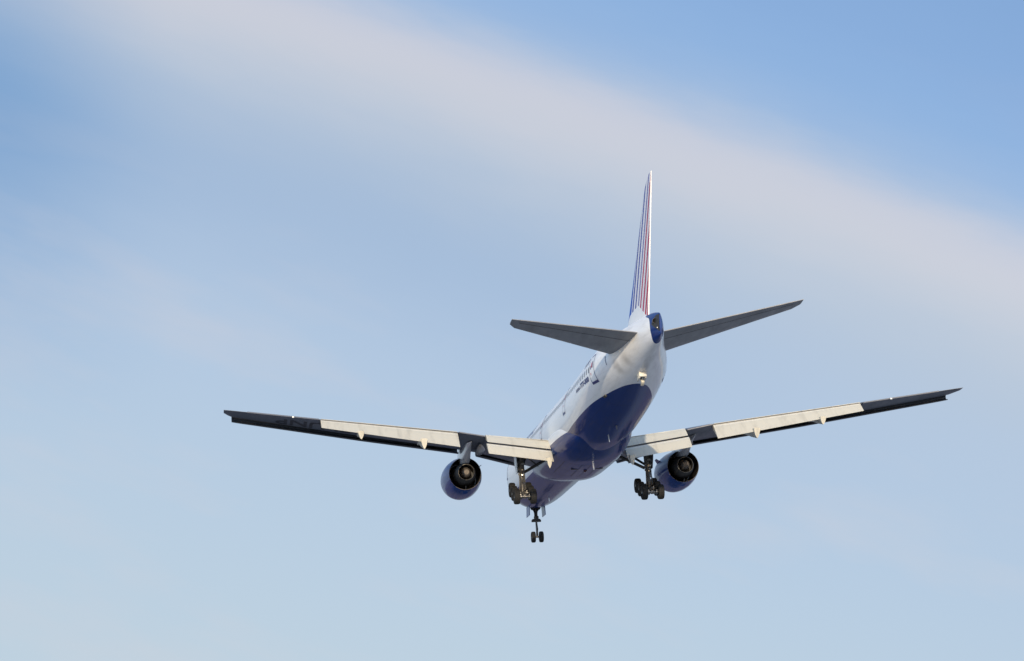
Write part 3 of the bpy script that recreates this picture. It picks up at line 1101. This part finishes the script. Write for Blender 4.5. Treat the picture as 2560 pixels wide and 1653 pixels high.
# --- landing gear
def wheel_bm(dia, wid, rim):
    """tyre and rim, axle along X, centre at origin"""
    bm = bmesh.new()
    Rr, W2 = dia / 2, wid / 2
    prof = [(-W2 * .62, rim * .98), (-W2 * .92, rim * 1.12), (-W2, (rim + Rr) * .5), (-W2 * .97, Rr * .88), (-W2 * .82, Rr * .96), (-W2 * .5, Rr * .995), (-W2 * .28, Rr), (-W2 * .26, Rr * .985), (-W2 * .2, Rr * .985), (-W2 * .18, Rr)]
    prof = prof + [(-x, r) for x, r in prof[::-1]]
    n = 40
    loft(bm, [[Vector((x, r * math.cos(2 * math.pi * i / n), r * math.sin(2 * math.pi * i / n))) for i in range(n)] for x, r in prof], cap0=False, cap1=False)
    for sg in (-1, 1):
        pr = [(sg * W2 * .62, rim * .985), (sg * W2 * .78, rim * .95), (sg * W2 * .72, rim * .86), (sg * W2 * .35, rim * .70), (sg * W2 * .32, rim * .36), (sg * W2 * .62, rim * .32), (sg * W2 * .66, rim * .2)]
        loft(bm, [[Vector((x, r * math.cos(2 * math.pi * i / n), r * math.sin(2 * math.pi * i / n))) for i in range(n)] for x, r in pr], cap0=False, mi=1)
    return bm


def copy_to(o, loc, parent):
    c = o.copy()
    COL.objects.link(c)
    c.parent = parent
    c.location = loc
    return c


main_wheel = None


def build_main_gear(side):
    global main_wheel
    x = side * 5.45
    mid = Vector((x, -37.0, -5.34))
    tl = R(18.5)
    f = Vector((0, math.cos(tl), math.sin(tl)))      # along the bogie, nose end up
    nrm = Vector((0, -math.sin(tl), math.cos(tl)))
    top = Vector((x, -36.75, -1.75))
    bm = bmesh.new()
    tube(bm, top, mid + (top - mid) * .50, .24, n=20, rings=[(0, .26), (.1, .30), (.75, .27), (.93, .27), (.94, .33), (1, .33)])
    tube(bm, mid + (top - mid) * .52, mid + (top - mid) * .02, .17, n=20, mi=0)
    tube(bm, mid + Vector((-.34, 0, 0)), mid + Vector((.34, 0, 0)), .20, n=16)
    for dx in (-.2, .2):          # hoses and lugs
        tube(bm, mid + (top - mid) * .62 + Vector((dx, -.24, 0)), mid + (top - mid) * .08 + Vector((dx * 1.3, -.30, 0)), .035, n=8)
    for t in (.42, .55, .70):
        box(bm, mid + (top - mid) * t + Vector((.10, -.30, 0)), (.30, .18, .20), mi=1, bev=.03)
        box(bm, mid + (top - mid) * t + Vector((-.22, -.18, .1)), (.16, .22, .16), mi=0, bev=.03)
    gear = finish('main_landing_gear', bm, ['steel', 'metal'], ROOT, 40)
    bm = bmesh.new()
    box(bm, mid, (.34, 3.05, .36), Matrix.Rotation(tl, 3, 'X'), bev=.08)
    for d in (-1.47, 0, 1.47):
        c = mid + f * d
        tube(bm, c + Vector((-.86, 0, 0)), c + Vector((.86, 0, 0)), .11, n=14, mi=1)
        for sg in (-1, 1):
            tube(bm, c + Vector((sg * .22, 0, 0)), c + Vector((sg * .47, 0, 0)), .2, n=18, mi=1, rings=[(0, .17), (.2, .22), (.85, .22), (1, .16)])
            tube(bm, c + Vector((sg * .3, 0, -.22)), c + f * .8 + Vector((sg * .3, 0, -.18)), .035, n=8)
            box(bm, c + Vector((sg * .36, -.16, .14)), (.12, .14, .12), mi=1, bev=.02)
    finish('truck_beam', bm, ['steel', 'metal'], gear, 40)
    for d in (-1.47, 0, 1.47):
        for sg in (-1, 1):
            loc = mid + f * d + Vector((sg * .70, 0, 0))
            if main_wheel is None:
                main_wheel = finish('wheel', wheel_bm(1.27, .50, .31), ['tyre', 'metal'], gear, 40)
                main_wheel.location = loc
            else:
                copy_to(main_wheel, loc, gear)
    # torque links
    bm = bmesh.new()
    a_, b_, c_ = mid + (top - mid) * .46 + Vector((0, -.30, 0)), mid + (top - mid) * .25 + Vector((0, -.75, 0)), mid + Vector((0, -.22, .2))
    for p_, q_ in ((a_, b_), (b_, c_)):
        for sg in (-1, 1):
            tube(bm, p_ + Vector((sg * .17, 0, 0)), q_ + Vector((sg * .09, 0, 0)), .055, n=8)
    finish('torque_link', bm, 'steel', gear)
    # braces
    bm = bmesh.new()
    knee = mid + (top - mid) * .50
    tube(bm, knee + Vector((-side * .25, 0, 0)), Vector((side * 3.0, -36.6, -2.35)), .13, n=12)
    finish('side_brace', bm, 'dark', gear)
    bm = bmesh.new()
    tube(bm, mid + (top - mid) * .55, Vector((side * 4.6, -33.4, -1.9)), .11, n=12)
    tube(bm, Vector((side * 3.9, -36.4, -3.0)), Vector((side * 5.0, -36.6, -2.1)), .06, n=10)
    finish('drag_brace', bm, 'dark', gear)
    # door fixed to the leg, outboard
    bm = bmesh.new()
    o_ = side * .32
    pr = [(-35.9, -1.7, .24), (-37.5, -1.75, .24), (-37.45, -2.7, .18), (-37.2, -3.6, .06), (-36.3, -3.6, .06), (-36.0, -2.7, .18)]
    loft(bm, [[Vector((x + o_ + side * (d * .5 + dd), y_, z_)) for y_, z_, d in pr] for dd in (-.03, .03)])
    bmesh.ops.recalc_face_normals(bm, faces=bm.faces)
    bm.normal_update()
    for f_ in bm.faces:
        if f_.normal.x * side > .5:
            f_.material_index = 1
    for z_ in (-2.2, -3.1):
        tube(bm, (x, -36.8, z_), (x + o_ + side * .1, -36.8, z_), .04, n=8)
    finish('gear_door', bm, ['dark', 'white'], gear, 30)
    return gear


for side in (-1, 1):
    build_main_gear(side)

# nose gear
ax_n = Vector((0, -5.89, -5.81))
top_n = Vector((0, -5.55, -2.6))
bm = bmesh.new()
tube(bm, top_n, ax_n + (top_n - ax_n) * .48, .16, n=18, rings=[(0, .22), (.35, .24), (.5, .17), (1, .16)])
tube(bm, ax_n + (top_n - ax_n) * .5, ax_n, .10, n=16, mi=1)
box(bm, ax_n + (top_n - ax_n) * .92, (.95, .35, .5), bev=.1)
tube(bm, ax_n + Vector((-.42, 0, 0)), ax_n + Vector((.42, 0, 0)), .085, n=12, mi=1)
tube(bm, ax_n + (top_n - ax_n) * .40 + Vector((0, -.2, 0)), ax_n + (top_n - ax_n) * .22 + Vector((0, -.5, 0)), .07, n=8)
tube(bm, ax_n + (top_n - ax_n) * .22 + Vector((0, -.5, 0)), ax_n + Vector((0, -.12, .14)), .06, n=8)
nose_gear = finish('nose_landing_gear', bm, ['dark', 'steel'], ROOT, 40)
nw = finish('wheel', wheel_bm(1.08, .40, .27), ['tyre', 'metal'], nose_gear, 40)
nw.location = ax_n + Vector((-.39, 0, 0))
copy_to(nw, ax_n + Vector((.39, 0, 0)), nose_gear)
for sg in (-1, 1):
    bm = bmesh.new()
    loft(bm, [[Vector((sg * (.74 + dd + .02 * k), y_, z_)) for y_, z_, k in ((-4.7, -2.75, 0), (-6.9, -2.8, 0), (-6.9, -3.75, 2), (-4.7, -3.75, 2))] for dd in (-.03, .03)])
    finish('gear_door', bm, 'blue', nose_gear, 30)
    bm = bmesh.new()
    tube(bm, top_n + Vector((sg * .15, -.1, -.65)), (sg * .62, -5.6, -2.75), .05, n=8)
    finish('drag_brace', bm, 'dark', nose_gear)
bm = bmesh.new()
c = ax_n + (top_n - ax_n) * .50
box(bm, c + Vector((0, 0, -.02)), (.95, .22, .20), bev=.05)
for sg in (-1, 1):
    tube(bm, c + Vector((sg * .3, -.05, .05)), c + Vector((sg * .3, .22, .05)), .14, n=14)
box(bm, c + Vector((0, -.1, .26)), (.46, .3, .42), bev=.08)
finish('taxi_light', bm, 'dark', nose_gear)
